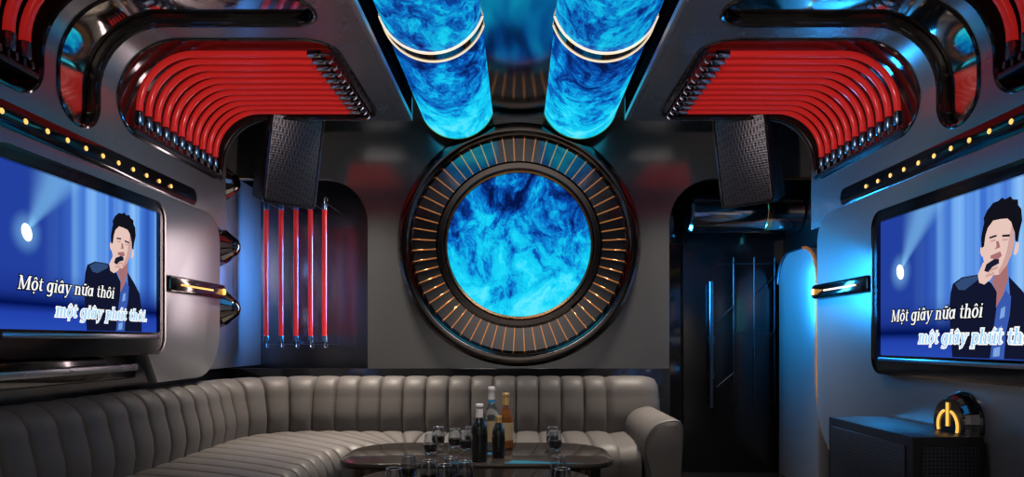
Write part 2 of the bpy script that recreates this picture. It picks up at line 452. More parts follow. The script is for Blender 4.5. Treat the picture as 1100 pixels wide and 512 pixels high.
# vertical hoses in the niche behind the sofa corner
proto = None; grp = 'upright red hoses in the niche'
for i, px in enumerate((286,302,318,333.5,348.5)):
    y = 5.06; x = PX(px, y); zt = PZ(224,y) if i < 4 else PZ(222,y); zb = PZ(362,y)
    lab = f'{ORD[i]} upright red hose from the cone spotlights in the niche above the sofa'
    if proto is None:
        proto = thing('upright_red_hose', lab, 'hose', (x,y,zb-.08), grp)
        b = new(); tube(b, [(x,y,zb),(x,y,zt)], .0175, 14); obj('hose', b, M['hose'], proto)
        b = new(); tube(b, [(x,y,zt-.01),(x,y,zt),(x,y,zt+.035),(x,y,zt+.04)], [.019,.021,.021,.015], 14); obj('connector', b, M['steel'], proto)
        b = new(); tube(b, [(x,y,zb+.01),(x,y,zb),(x,y,zb-.035),(x,y,zb-.04)], [.019,.021,.021,.015], 14); obj('connector', b, M['steel'], proto)
        for z, s in ((zt+.04,1),(zb-.04,-1)):
            b = new(); tube(b, [(x,y,z),(x,y,z+s*.02),(x+.004,y-.01,z+s*.034),(x+.016,y-.015,z+s*.04),(x+.026,y-.015,z+s*.03),(x+.024,y-.012,z+s*.012)], .005, 8)
            tube(b, [(x,y-.008,z+s*.012),(x,5.465,z+s*.012)], .0025, 6)
            obj('hook', b, M['wire'], proto)
    else: dup(proto, (x,y,zb-.08), lab, grp)

# ================================================================== GALAXY LIGHT TUBES ON THE CEILING
for s, wd in ((-1,'sofa-side'), (1,'door-side')):
    y0, y1 = 1.7, 4.86; cx = s*.437; cz = 2.755; r = .268
    t = thing('galaxy_light_tube', f'{wd} long ceiling light tube glowing with blue nebula pictures', 'light tube', (cx,(y0+y1)/2,HC), 'galaxy light tubes')
    def seg(name, ya, yb, rr, m, cap=False):
        b = new(); h = HC-.004-cz; a0 = math.asin(max(-1,min(1,h/rr)))
        an = [a0 - (PI+2*a0)*k/40 for k in range(41)]
        A = [b.verts.new((cx+rr*math.cos(a), ya, cz+rr*math.sin(a))) for a in an]
        B_ = [b.verts.new((cx+rr*math.cos(a), yb, cz+rr*math.sin(a))) for a in an]
        for k in range(41): b.faces.new((A[k], A[(k+1) % 41], B_[(k+1) % 41], B_[k]))
        b.faces.new(A); b.faces.new(B_)
        bmesh.ops.recalc_face_normals(b, faces=b.faces)
        return obj(name, b, m, t)
    g1 = galaxy('galaxy_tube_far', 'Y', .35, 1.5, (s*2.3, 1.1, .4), 3.4, (1.,.75,1.), 1.05)
    g2 = galaxy('galaxy_tube_near', 'Y', -2.0, 3.5, (s*1.3, 3.1, 2.4), 3.6, (1.,.75,1.), .95)
    seg('near_screen', y0, 3.40, r, g2)
    seg('band', 3.40, 3.50, r+.004, M['blackgloss'])
    seg('far_screen', 3.50, y1-.02, r, g1)
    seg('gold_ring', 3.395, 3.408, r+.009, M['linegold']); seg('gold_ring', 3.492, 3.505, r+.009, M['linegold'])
    seg('end_collar', y1-.02, y1, r+.006, M['copper'])

# ================================================================== ROUND GALAXY RING ON THE BACK WALL
RC = Vector((PX(557.5,4.95), 4.95, PZ(262.5,4.95)))
t = thing('ring_wall_light', 'large round porthole light with copper ribs and a glowing blue nebula disc', 'wall light', (RC.x, YB, RC.z))
FR = Matrix.Translation((RC.x, YB, RC.z)) @ Matrix.Rotation(PI/2, 4, 'X')      # +Z of the lathe points at the camera
k5 = 5.0/F
b = new(); lathe(b, [(112*k5,.0),(114*k5,.05),(117.5*k5,.085),(121*k5,.095),(127*k5,.085),(129.5*k5,.06),(129.5*k5,.0)], 96, 0, FR); obj('outer_rim', b, M['blackchrome'], t)
b = new(); lathe(b, [(118*k5,.034),(86*k5,.034)], 96, 0, FR); obj('rib_plate', b, mat('smoked_metal_plate',(.22,.22,.23),.12,.95), t)
b = new(); lathe(b, [(89*k5,.02),(88.5*k5,.06),(86*k5,.075),(81*k5,.07),(79.5*k5,.05),(79*k5,.02)], 96, 0, FR); obj('inner_rim', b, M['blackchrome'], t)
b = new(); lathe(b, [(79.3*k5,.02),(79.3*k5,.052),(78.5*k5,.056),(76.6*k5,.052),(76*k5,.02)], 96, 0, FR); obj('copper_ring', b, M['copper'], t)
gd = galaxy('galaxy_disc', 'Z', .40, -.45, (.3, .0, .9), 3.0, (1.1,1.,.85), 1.05)
b = new(); lathe(b, [(76.4*k5,.03),(0,.03)], 96, 0, FR); obj('screen_disc', b, gd, t)
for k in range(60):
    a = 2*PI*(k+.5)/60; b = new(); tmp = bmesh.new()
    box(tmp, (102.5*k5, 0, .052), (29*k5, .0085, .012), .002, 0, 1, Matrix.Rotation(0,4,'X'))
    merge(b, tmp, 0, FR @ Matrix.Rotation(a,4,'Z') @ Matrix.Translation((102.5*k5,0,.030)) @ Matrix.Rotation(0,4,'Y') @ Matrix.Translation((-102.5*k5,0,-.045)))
    obj('rib', b, M['rib'], t)  # copper rib, its brightness partly a glow put into the material

# ================================================================== HANGING SPEAKERS
def hexa(bm, f4, b4, mi=0):
    a = [bm.verts.new(p) for p in f4]; c = [bm.verts.new(p) for p in b4]
    bm.faces.new(a); bm.faces.new(c[::-1])
    for i in range(4): bm.faces.new((a[i], c[i], c[(i+1) % 4], a[(i+1) % 4]))
    bmesh.ops.recalc_face_normals(bm, faces=bm.faces)
for s, wd in SIDES:
    c = Vector((s*1.585, 4.66, 2.295))
    t = thing('hanging_speaker', f'black wedge loudspeaker hung below the red hoses on the {wd}', 'speaker', c, 'hanging speakers')
    R = Matrix.Translation(c) @ Matrix.Rotation(-s*math.radians(40),4,'Z') @ Matrix.Rotation(math.radians(14),4,'X') @ Matrix.Rotation(s*math.radians(-1),4,'Y')
    w, h = .185, .31
    b = new(); hexa(b, [(-w,-.13,-h),(w,-.13,-h),(w,-.13,h),(-w,-.13,h)], [(-w*.72,.22,-h*.94),(w*.72,.22,-h*.94),(w*.72,.22,h*.94),(-w*.72,.22,h*.94)])
    bmesh.ops.bevel(b, geom=list(b.edges), offset=.012, segments=2, profile=.5, affect='EDGES')
    bmesh.ops.transform(b, matrix=R, verts=b.verts); obj('cabinet', b, M['blacksatin'], t)
    b = new(); fn = lambda u,v,d: tuple(R @ Vector((u,-.13-d,v)))
    prism(b, rrect(-w+.018,w-.018,-h+.018,h-.018,.02,4), fn, -.002, .012, bev=.004)
    g = obj('grille', b, M['grille'], t)
    b = new(); plate_ring(b, rrect(-w+.003,w-.003,-h+.003,h-.003,.02,4), rrect(-w+.016,w-.016,-h+.016,h-.016,.018,4), fn, 0, .016)
    obj('grille_frame', b, M['blackgloss'], t)
    b = new(); top = R @ Vector((0,.05,h*.9))
    tube(b, [top, (top.x, top.y, HC-.01)], .016, 10); tube(b, [(top.x,top.y,HC-.012),(top.x,top.y,HC-.002)], .05, 16)
    obj('bracket', b, M['blacksatin'], t)

# ================================================================== LED STRIPS, TAPES
for s, wd in SIDES:
    y0, y1 = 1.3, 4.08
    t = thing('marker_light_strip', f'long black rounded strip with a row of amber dots on the {wd}', 'light strip', (s*SX,(y0+y1)/2,1.90), 'marker light strips')
    b = new(); prism(b, rrect(y0,y1,1.852,1.952,.048,8), side_fn(s, SX), -.004, .008, bev=.003); obj('strip_housing', b, M['blackgloss'], t)
    k = 0
    while True:
        y = 3.775 - .1238*k
        if y < 1.9: break
        b = new(); tmp = bmesh.new(); bmesh.ops.create_uvsphere(tmp, u_segments=12, v_segments=8, radius=.0112)
        bmesh.ops.scale(tmp, vec=(.45,1,1), verts=tmp.verts); merge(b, tmp, 0, Matrix.Translation((s*(SX-.009), y, 1.905)))
        obj('amber_dot', b, M['ledcore'], t); k += 1
    # lit clamp bar at the end of the television panel
    ya, yb = (3.66, 4.37)
    t = thing('clamp_light_bar', f'short clamp bar with an amber line at the panel end, {wd}', 'light bar', (s*PXF,(ya+yb)/2,1.36), 'clamp light bars')
    b = new(); prism(b, rrect(ya,yb,1.315,1.405,[.045,.045,.02,.02],6), side_fn(s), -.003, .03, bev=.008); obj('clamp', b, M['blackchrome'], t)
    b = new(); prism(b, rrect(3.78,4.18,1.355,1.365,.0048,4), side_fn(s, PXF-.03), 0, .004); obj('light_line', b, M['amber'], t)
    b = new(); lathe(b, [(.020,0),(.020,.008),(0,.010)], 20, 0, Matrix.Translation((s*(PXF-.03),4.325,1.36)) @ Matrix.Rotation(-s*PI/2,4,'Y')); obj('end_lamp', b, M['amber'], t)

# ================================================================== FACETED CONE SPOTS
def cone(root, base, axis_mtx, R0, n=14):
    mtx = Matrix.Translation(base) @ axis_mtx
    b = new(); lathe(b, [(R0*1.0,0),(R0*1.0,.018),(R0*.93,.03)], 40, 0, mtx); obj('base_ring', b, M['blackgloss'], root)
    b = new()                                                       # separate wedge facets, gaps between
    for k in range(n):
        a0, a1 = 2*PI*(k+.10)/n, 2*PI*(k+.90)/n
        def P(r, h, a): return Vector((r*math.cos(a), r*math.sin(a), h))
        q0 = [P(R0*.92,.028,a0),P(R0*.92,.028,a1),P(R0*.84,R0*.55,a1),P(R0*.84,R0*.55,a0)]
        q1 = [P(R0*.84,R0*.55,a0),P(R0*.84,R0*.55,a1),P(R0*.46,R0*1.0,a1),P(R0*.46,R0*1.0,a0)]
        for q in (q0, q1): b.faces.new([b.verts.new(mtx @ v) for v in q])
    obj('facets', b, M['chrome'], root, ang=5)
    b = new(); lathe(b, [(R0*.86,.02),(R0*.79,R0*.5),(R0*.42,R0*.97)], 40, 0, mtx); obj('core', b, M['blackgloss'], root)
    return mtx
for i, py in enumerate((197,265,331)):
    y = 4.64; z = PZ(py, y)
    pl = ('topmost','middle','lowest')[i]
    t = thing('cone_spotlight', f'{pl} of three faceted chrome cones on the wall beyond the sofa-side screen', 'cone spotlight', (-2.06,y,z), 'faceted chrome cones')
    mtx = cone(t, (-2.06,y,z), Matrix.Rotation(PI/2,4,'Y'), .135)
    b = new(); lathe(b, [(.062,.133),(.05,.15),(.018,.165),(0,.168)], 24, 0, mtx); obj('tip', b, M['blackchrome'], t)
# power emblem dome on the door-side panel, its foot cut off level by the subwoofer top
y = 2.907; z = .705; cut = .6645
t = thing('power_emblem', 'black faceted dome with a glowing amber power symbol above the subwoofer', 'emblem light', (PXF,y,cut))
EM = Matrix.Translation((PXF,y,z)) @ Matrix.Rotation(-PI/2,4,'Y')
def above(bm):
    bmesh.ops.bisect_plane(bm, geom=list(bm.verts)+list(bm.edges)+list(bm.faces), plane_co=(0,0,cut), plane_no=(0,0,1), clear_inner=True); return bm
b = new(); lathe(b, [(.130,0),(.130,.010),(.125,.016)], 48, 0, EM); obj('base_ring', above(b), M['blackgloss'], t)
b = new()
for k in range(16):
    a0, a1 = 2*PI*(k+.07)/16, 2*PI*(k+.93)/16
    q = [(.126,.016,a0),(.126,.016,a1),(.116,.048,a1),(.116,.048,a0)]
    b.faces.new([b.verts.new(EM @ Vector((r*math.cos(a), r*math.sin(a), h))) for r, h, a in q])
    q = [(.116,.048,a0),(.116,.048,a1),(.103,.066,a1),(.103,.066,a0)]
    b.faces.new([b.verts.new(EM @ Vector((r*math.cos(a), r*math.sin(a), h))) for r, h, a in q])
obj('facets', above(b), M['chrome'], t, ang=5)
b = new(); lathe(b, [(.122,.012),(.112,.045),(.104,.064),(.100,.070),(0,.070)], 48, 0, EM); obj('face', above(b), M['blackgloss'], t)
b = new(); R0 = .066; xs = PXF-.073; zc_ = .69
for sg in (-1, 1):
    tube(b, [(xs, y+sg*R0*math.sin(a), zc_+R0*math.cos(a)) for a in [math.radians(20+90*k/20) for k in range(21)]], .0056, 8)
tube(b, [(xs-.001,y,zc_-.002),(xs-.001,y,zc_+.098)], .0056, 8)
obj('power_symbol', above(b), M['amber'], t)

# glossy black cylinder over the passage
yc = 5.22; x0, x1 = PX(739,yc), 2.13; zc = PZ(229,yc)
t = thing('passage_cylinder', 'glossy black horizontal cylinder with pale end cap above the dark passage', 'cylinder', ((x0+x1)/2,yc,zc))
RX = Matrix.Translation((x0,yc,zc)) @ Matrix.Rotation(PI/2,4,'Y')
b = new(); lathe(b, [(.142,.01),(.148,.016),(.148,x1-x0)], 48, 0, RX); obj('barrel', b, M['barrel'], t)
b = new(); lathe(b, [(0,-.004),(.130,-.002),(.142,.012)], 48, 0, RX); obj('end_cap', b, M['chrome'], t)
b = new(); lathe(b, [(.149,.56),(.154,.565),(.154,.60),(.149,.605)], 48, 0, RX); obj('collar', b, M['copper'], t)

# ================================================================== TELEVISIONS
def emit(name, c, s=1.):
    m = bpy.data.materials.new(name); m.use_nodes = True; nt = m.node_tree; nt.nodes.clear()
    e = nt.nodes.new('ShaderNodeEmission'); o = nt.nodes.new('ShaderNodeOutputMaterial')
    e.inputs['Color'].default_value = (*c, 1); e.inputs['Strength'].default_value = s
    nt.links.new(e.outputs[0], o.inputs[0]); return m
def stage_mat():
    m = emit('stage_picture', (0,0,1)); e = [n for n in m.node_tree.nodes if n.type == 'EMISSION'][0]
    uv = N(m,'ShaderNodeUVMap'); sp = N(m,'ShaderNodeSeparateXYZ'); L(m, uv.outputs['UV'], sp.inputs['Vector'])
    cx = N(m,'ShaderNodeCombineXYZ'); L(m, sp.outputs['X'], cx.inputs['X'])
    n = N(m,'ShaderNodeTexNoise'); n.inputs['Scale'].default_value = 7; n.inputs['Detail'].default_value = 3
    L(m, cx.outputs['Vector'], n.inputs['Vector'])
    r1 = ramp(m, [(.32,(.020,.07,.40)),(.44,(.05,.17,.64)),(.54,(.15,.38,.86)),(.70,(.32,.60,.97))])
    L(m, n.outputs['Fac'], r1.inputs['Fac'])
    # left of the picture is deep blue, right side pale curtain
    mr = N(m,'ShaderNodeMapRange', interpolation_type='SMOOTHSTEP'); mr.inputs['From Min'].default_value = .22; mr.inputs['From Max'].default_value = .50
    L(m, sp.outputs['X'], mr.inputs['Value'])
    mx = N(m,'ShaderNodeMix', data_type='RGBA'); L(m, mr.outputs['Result'], mx.inputs['Factor'])
    mx.inputs[6].default_value = (.016,.05,.34,1); L(m, r1.outputs['Color'], mx.inputs[7])
    # stage floor, dark violet blue
    r2 = ramp(m, [(0.,(.02,.07,.45)),(.10,(.015,.05,.40)),(.16,(.0,.005,.08)),(.24,(.01,.03,.25))])
    L(m, sp.outputs['Y'], r2.inputs['Fac'])
    mr2 = N(m,'ShaderNodeMapRange', interpolation_type='SMOOTHSTEP'); mr2.inputs['From Min'].default_value = .16; mr2.inputs['From Max'].default_value = .42
    L(m, sp.outputs['Y'], mr2.inputs['Value'])
    m2 = N(m,'ShaderNodeMix', data_type='RGBA'); L(m, mr2.outputs['Result'], m2.inputs['Factor'])
    L(m, r2.outputs['Color'], m2.inputs[6]); L(m, mx.outputs[2], m2.inputs[7])
    # spotlight beam fanning up and right from the lamp at (.15,.60), and its halo
    def sub(o, v):
        k = N(m,'ShaderNodeMath', operation='SUBTRACT'); L(m, o, k.inputs[0]); k.inputs[1].default_value = v; return k.outputs[0]
    def math2(op, a, bb):
        k = N(m,'ShaderNodeMath', operation=op)
        for i, q in enumerate((a, bb)):
            if isinstance(q, (int, float)): k.inputs[i].default_value = q
            else: L(m, q, k.inputs[i])
        return k.outputs[0]
    dx = sub(sp.outputs['X'], .15); dy = sub(sp.outputs['Y'], .60)
    dyc = math2('MAXIMUM', dy, .001)
    ratio = math2('DIVIDE', dx, dyc)
    off = math2('ABSOLUTE', math2('SUBTRACT', ratio, .42), 0.)
    bm_ = N(m,'ShaderNodeMapRange', interpolation_type='SMOOTHSTEP'); bm_.inputs['From Min'].default_value = .42; bm_.inputs['From Max'].default_value = .05
    L(m, off, bm_.inputs['Value'])
    gate = N(m,'ShaderNodeMapRange'); gate.inputs['From Min'].default_value = 0.; gate.inputs['From Max'].default_value = .05; L(m, dy, gate.inputs['Value'])
    beam = math2('MULTIPLY', math2('MULTIPLY', bm_.outputs['Result'], gate.outputs['Result']), .55)
    d2 = math2('SQRT', math2('ADD', math2('MULTIPLY', math2('MULTIPLY', dx, 1.78), math2('MULTIPLY', dx, 1.78)), math2('MULTIPLY', dy, dy)), 0.)
    halo = N(m,'ShaderNodeMapRange', interpolation_type='SMOOTHSTEP'); halo.inputs['From Min'].default_value = .16; halo.inputs['From Max'].default_value = .03
    halo.inputs['To Max'].default_value = .45; L(m, d2, halo.inputs['Value'])
    m3 = N(m,'ShaderNodeMix', data_type='RGBA'); L(m, math2('MINIMUM', math2('ADD', beam, halo.outputs['Result']), 1.), m3.inputs['Factor'])
    L(m, m2.outputs[2], m3.inputs[6]); m3.inputs[7].default_value = (.22,.55,.95,1)
    L(m, m3.outputs[2], e.inputs['Color'])
    return m
STAGE = stage_mat()
PIC = [emit('pic_hair',(.006,.006,.012)), emit('pic_skin',(.80,.56,.50)), emit('pic_jacket',(.006,.008,.028)), emit('pic_jacket_lit',(.03,.07,.18)),
       emit('pic_shirt',(.04,.10,.42)), emit('pic_mic',(.01,.012,.03)), emit('pic_shadow_skin',(.38,.16,.17)), emit('pic_lamp',(1,1,1),1.4), emit('pic_shirt_light',(.20,.38,.75)), emit('pic_dim_skin',(.62,.36,.33))]
CAPW = emit('caption_white',(1,1,1),1.); CAPK = emit('caption_black',(.002,.002,.004),1.); CAPB = emit('caption_blue',(.36,.68,.95),1.)
SCX = 1.89
LT = dict(y1=SCX*F/389, zt=1.716, zb=1.094)      # screen as seen on the sofa side: the picture was traced from this one
LT['W'] = (LT['zt']-LT['zb'])*16/9; LT['y0'] = LT['y1']-LT['W']
def uv_of(zx, zy, ox=80., oy=220., k=3.66):
    px, py = ox+zx/k, oy+zy/k; y = SCX*F/(VPX-px); z = EYE-(py-VPY)*y/F
    return (y-LT['y0'])/LT['W'], (z-LT['zb'])/(LT['zt']-LT['zb'])
SINGER = [
 (2,[(50,235),(80,222),(130,230),(136,262),(165,268),(180,300),(186,340),(178,420),(176,500),(48,500),(44,430),(40,380),(38,310),(42,265)]),
 (2,[(207,262),(236,310),(256,350),(262,400),(264,500),(196,500),(202,420),(211,340)]),
 (3,[(58,238),(82,226),(128,233),(131,246),(90,268),(70,262)]),
 (4,[(180,335),(200,300),(213,320),(210,370),(200,430),(196,500),(162,500),(170,420)]),
 (8,[(190,350),(200,345),(198,375),(186,380)]),(8,[(178,410),(192,400),(190,440),(176,450)]),(8,[(172,465),(188,460),(186,488),(170,490)]),
 (6,[(172,245),(206,230),(207,268),(196,310),(178,345),(180,300),(168,268)]),
 (1,[(137,150),(143,143),(148,160),(148,182),(141,178),(137,165)]),
 (1,[(145,150),(150,108),(168,82),(195,86),(214,106),(221,140),(221,172),(214,205),(204,230),(186,250),(170,246),(152,220),(145,185)]),
 (9,[(186,250),(204,230),(214,205),(221,172),(221,140),(216,120),(210,150),(206,180),(200,205),(192,225),(184,238)]),
 (1,[(224,176),(231,178),(230,200),(224,210),(219,205)]),
 (0,[(141,152),(140,120),(145,90),(151,66),(147,62),(157,52),(156,44),(170,42),(172,31),(184,34),(194,30),(200,40),(213,40),(218,52),(229,60),(228,72),(236,90),(233,100),(238,122),(232,150),(229,176),(223,170),(222,142),(214,112),(206,98),(190,90),(172,84),(158,98),(152,118),(148,150)]),
 (0,[(162,128),(180,130),(181,136),(163,134)]),(0,[(194,138),(212,146),(211,152),(194,144)]),
 (9,[(165,140),(179,142),(178,148),(166,146)]),(9,[(194,150),(208,156),(207,161),(195,156)]),
 (6,[(180,150),(186,152),(190,172),(176,172),(181,166)]),
 (6,[(166,186),(190,184),(194,198),(178,210),(166,200)]),
 (2,[(96,300),(132,248),(160,268),(150,290),(120,310),(100,320)]),
 (1,[(132,232),(146,200),(160,192),(176,200),(188,222),(178,240),(166,258),(150,268),(136,258)]),
 (9,[(160,226),(186,224),(184,232),(160,236)]),(9,[(154,240),(178,238),(174,246),(154,248)]),
 (5,[(150,226),(156,208),(176,200),(188,206),(188,218),(172,222),(160,234)]),
]
TK, TN = .25, .10                                   # thick and thin stroke of the caption alphabet
def ring_s(cx, cy, rx, ry, a0=0, a1=360, n=22, k=1.):
    p, w_ = [], []
    for i in range(n+1):
        a = math.radians(a0+(a1-a0)*i/n); p.append((cx+rx*math.cos(a), cy+ry*math.sin(a))); w_.append((TN+(TK-TN)*abs(math.cos(a)))*k)
    return p, w_
def st(x, y0, y1, w_=TK): return [(x,y0),(x,y1)], [w_,w_]
def sf(x0, x1, y): return [(x0,y),(x1,y)], [.09,.09]
GL = {
 'M': ([st(.22,0,1.4,.13), ([(.26,1.36),(.78,.06)],[.26,.22]), ([(.78,.06),(1.30,1.36)],[.10,.10]), st(1.38,0,1.4,.27), sf(.02,.44,.045), sf(1.12,1.64,.045), sf(.02,.34,1.355), sf(1.28,1.64,1.355)], 1.72),
 'o': ([ring_s(.44,.5,.34,.45)], .92),
 't': ([([(.26,1.32),(.26,.25),(.34,.09),(.48,.07),(.58,.16)],[.12,.25,.20,.12,.08]), sf(.02,.58,.95)], .62),
 'g': ([ring_s(.42,.5,.32,.45), ([(.76,1.),(.76,-.12),(.66,-.36),(.42,-.43),(.14,-.36)],[.22,.24,.20,.10,.16]), sf(.76,.98,.95)], .98),
 'i': ([st(.26,0,1.), sf(.04,.30,.955), sf(.04,.50,.045), ([(.20,1.27),(.36,1.27)],[.20,.20])], .56),
 'a': ([ring_s(.40,.48,.30,.43), st(.74,.06,1.,.24), ([(.74,.12),(.94,.05)],[.16,.08])], .98),
 'y': ([([(.18,.96),(.50,.04)],[.26,.24]), ([(.88,.96),(.52,.0),(.34,-.34),(.14,-.38)],[.09,.11,.12,.20]), sf(.0,.40,.955), sf(.70,1.04,.955)], .98),
 'n': ([st(.24,0,1.), ([(.30,.70),(.44,.90),(.62,.93),(.76,.82),(.80,.62),(.80,0)],[.08,.11,.15,.22,.25,.25]), sf(.02,.28,.955), sf(.02,.48,.045), sf(.60,1.04,.045)], 1.08),
 'm': ([st(.24,0,1.), ([(.30,.70),(.44,.90),(.60,.93),(.72,.82),(.76,.62),(.76,0)],[.08,.11,.15,.22,.25,.25]), ([(.82,.70),(.96,.90),(1.12,.93),(1.24,.82),(1.28,.62),(1.28,0)],[.08,.11,.15,.22,.25,.25]), sf(.02,.28,.955), sf(.02,.46,.045), sf(.58,.96,.045), sf(1.10,1.52,.045)], 1.56),
 'h': ([st(.24,0,1.45), ([(.30,.70),(.44,.90),(.62,.93),(.76,.82),(.80,.62),(.80,0)],[.08,.11,.15,.22,.25,.25]), sf(.02,.28,1.405), sf(.02,.48,.045), sf(.60,1.04,.045)], 1.08),
 'u': ([([(.22,1.),(.22,.36),(.27,.16),(.42,.07),(.58,.11),(.74,.30)],[.25,.25,.22,.14,.11,.08]), st(.80,.0,1.), sf(.0,.26,.955), sf(.60,.84,.955), sf(.80,1.02,.045)], 1.06),
 'p': ([st(.24,-.42,1.), ring_s(.54,.5,.32,.45), sf(.02,.28,.955), sf(.02,.48,-.385)], 1.0),
 '.': ([([(.06,.11),(.28,.11)],[.22,.22])], .40),
 ' ': ([], .48)}
CIRC = lambda c: [([(c-.22,1.14),(c,1.36)],[.12,.14]), ([(c,1.36),(c+.22,1.14)],[.14,.12])]
DIAC = {'ộ': ('o', CIRC(.44)+[([(.35,-.24),(.53,-.24)],[.18,.18])]), 'â': ('a', CIRC(.45)), 'ô': ('o', CIRC(.44)),
        'ú': ('u', [([(.46,1.12),(.64,1.42)],[.12,.18])]),
        'ữ': ('u', [([(.28,1.20),(.40,1.32),(.55,1.24),(.70,1.34)],[.10,.14,.14,.10]), ([(.84,.92),(1.02,.98),(1.08,1.16)],[.16,.16,.18])])}
def strip_quads(p, w_, o):
    n = len(p); closed = math.dist(p[0], p[-1]) < 1e-6; Ls, Rs = [], []
    for i in range(n):
        a = p[i-1] if i else (p[-2] if closed else p[0]); c = p[i+1] if i < n-1 else (p[1] if closed else p[-1])
        dx, dy = c[0]-a[0], c[1]-a[1]; l = math.hypot(dx, dy) or 1; dx /= l; dy /= l
        e = 0 if closed else (-o if i == 0 else (o if i == n-1 else 0)); h = w_[i]/2+o
        x, y = p[i][0]+dx*e, p[i][1]+dy*e; Ls.append((x-dy*h, y+dx*h)); Rs.append((x+dy*h, y-dx*h))
    return [(Ls[i], Rs[i], Rs[i+1], Ls[i+1]) for i in range(n-1)]
def caption(screen, fn, body, u0, u1, v0, hgt, front, back, d):
    W_, H_ = fn.W, fn.H; words_ = [[]]; x = 0
    for ch in body:
        base, extra = DIAC.get(ch, (ch, [])); g, adv = GL[base]
        if ch == ' ': words_.append([])
        words_[-1] += [([(px_+x, py_) for px_, py_ in p], w_) for p, w_ in list(g)+list(extra)]; x += adv+.05
    sx = (u1-u0)*W_/x; sy = hgt*H_/1.4
    for strokes in words_:                                  # each word of the caption is a part of its own, over its outline
        for o, m, dd, nm in ((.13, back, d, 'caption_outline'), (0., front, d+.0010, 'caption_word')):
            b = new()
            for p, w_ in strokes:
                for q in strip_quads(p, w_, o):
                    b.faces.new([b.verts.new(fn(u0*W_+(X+.20*Y)*sx, v0*H_+Y*sy, dd)) for X, Y in q])
            obj(nm, b, m, screen)
def television(side, y0, y1, zb, zt, chin, label):
    W_, H_ = y1-y0, zt-zb
    t = thing('television', label, 'television', (side*PXF,(y0+y1)/2,zb-chin), 'wall televisions')
    def fn(a, c, d):    # a: metres from the picture's left edge, c: metres above its bottom, d: towards the room
        y = y0+a if side < 0 else y1-a
        return Vector((side*(SCX-d), y, zb+c))
    fn.W, fn.H = W_, H_
    P = lambda u, v, d: (side*(PXF-d), u, v)
    mg = .035
    b = new(); plate_ring(b, rrect(y0-mg,y1+mg,zb-chin,zt+mg+.01,.075,8), rrect(y0,y1,zb,zt,.006,8), P, 0, .03)
    obj('bezel', b, M['blackgloss'], t)
    b = new(); plate_ring(b, rrect(y0-mg-.012,y1+mg+.012,zb-chin-.012,zt+mg+.022,.085,8), rrect(y0-mg,y1+mg,zb-chin,zt+mg+.01,.075,8), P, 0, .036)
    obj('chrome_edge', b, M['blackchrome'], t)
    b = new(); box2(b, (side*(PXF-.036),y0+.01,zb-.034), (side*(PXF-.028),y1-.02,zb-.012), .003); obj('trim_bar', b, M['wire'], t)
    b = new(); q = [fn(0,0,0),fn(W_,0,0),fn(W_,H_,0),fn(0,H_,0)]
    f = b.faces.new([b.verts.new(v) for v in q]); uvl = b.loops.layers.uv.new('UVMap')
    for lp, c in zip(f.loops, ((0,0),(1,0),(1,1),(0,1))): lp[uvl].uv = c
    f.normal_update()
    if f.normal.x*side > 0: f.normal_flip()
    scr = obj('screen', b, STAGE, t); 
    b = new()
    for i, (mi, poly) in enumerate(SINGER):
        d = .0006+.00025*i; vs = []
        for zx, zy in poly:
            u, v = uv_of(zx, zy); vs.append(b.verts.new(fn(u*W_, max(0.004, v)*H_, d)))
        try: b.faces.new(vs).material_index = mi
        except ValueError: pass
    bmesh.ops.triangulate(b, faces=b.faces)
    obj('singer_picture', b, PIC, scr)
    b = new(); vs = [b.verts.new(fn((.150+.026*math.cos(a)-.006*math.sin(a))*W_, (.60+.055*math.sin(a))*H_, .001)) for a in [2*PI*k/24 for k in range(24)]]
    b.faces.new(vs); obj('stage_lamp_picture', b, PIC[7], scr)
    caption(scr, fn, 'Một giây nữa thôi', .095, .65, .245, .085, CAPW, CAPK, .0085)
    caption(scr, fn, 'một giây phút thôi.', .285, .905, .09, .085, CAPB, CAPW, .0085)
    return t
television(-1, LT['y0'], LT['y1'], LT['zb'], LT['zt'], .10, 'wide television on the wall above the sofa, showing a singer in a dark jacket')
rz0, rz1 = .977, 1.667; rw = (rz1-rz0)*16/9
television(1, SCX*F/389-rw, SCX*F/389, rz0, rz1, .085, 'wide television on the wall above the black subwoofer, showing a singer with captions')

# ================================================================== SOFA
def path(t, ch):
    pass
CH = []          # channel boundaries: (outer xy, inner xy, outward normal)
nL, nC, nB = 17, 4, 13
for i in range(nL):
    f = i/nL; CH.append((Vector((-1.85,1.6+(4.40-1.6)*f)), Vector((-1.06,1.6+(3.88-1.6)*f)), Vector((-1,0))))
for i in range(nC):
    a = PI - PI/2*i/nC; n = Vector((math.cos(a), math.sin(a)))
    CH.append((Vector((-1.45,4.40))+n*.40, Vector((-.80,3.88))+Vector((math.cos(a)*.26, math.sin(a)*.26)), n))
xb0, xb1 = -1.45, .62
for i in range(nB+1):
    f = i/nB; xo = xb0+(xb1-xb0)*f; x5 = xb0+(xb1-xb0)*5/nB
    xi = xo if i >= 5 else -.80+(x5+.80)*i/5
    CH.append((Vector((xb0+(xb1-xb0)*f,4.80)), Vector((xi*(1)+0,4.14)), Vector((0,1))))
SUB = 16
def samples(ch):
    out = []
    for i in range(len(ch)-1):
        for k in range(SUB):
            f = k/SUB; a, c = ch[i], ch[i+1]
            g = max(0., math.sin(PI*f))**.30
            out.append((a[0].lerp(c[0], f), a[1].lerp(c[1], f), a[2].lerp(c[2], f).normalized(), g))
    out.append((*ch[-1], 0.)); return out
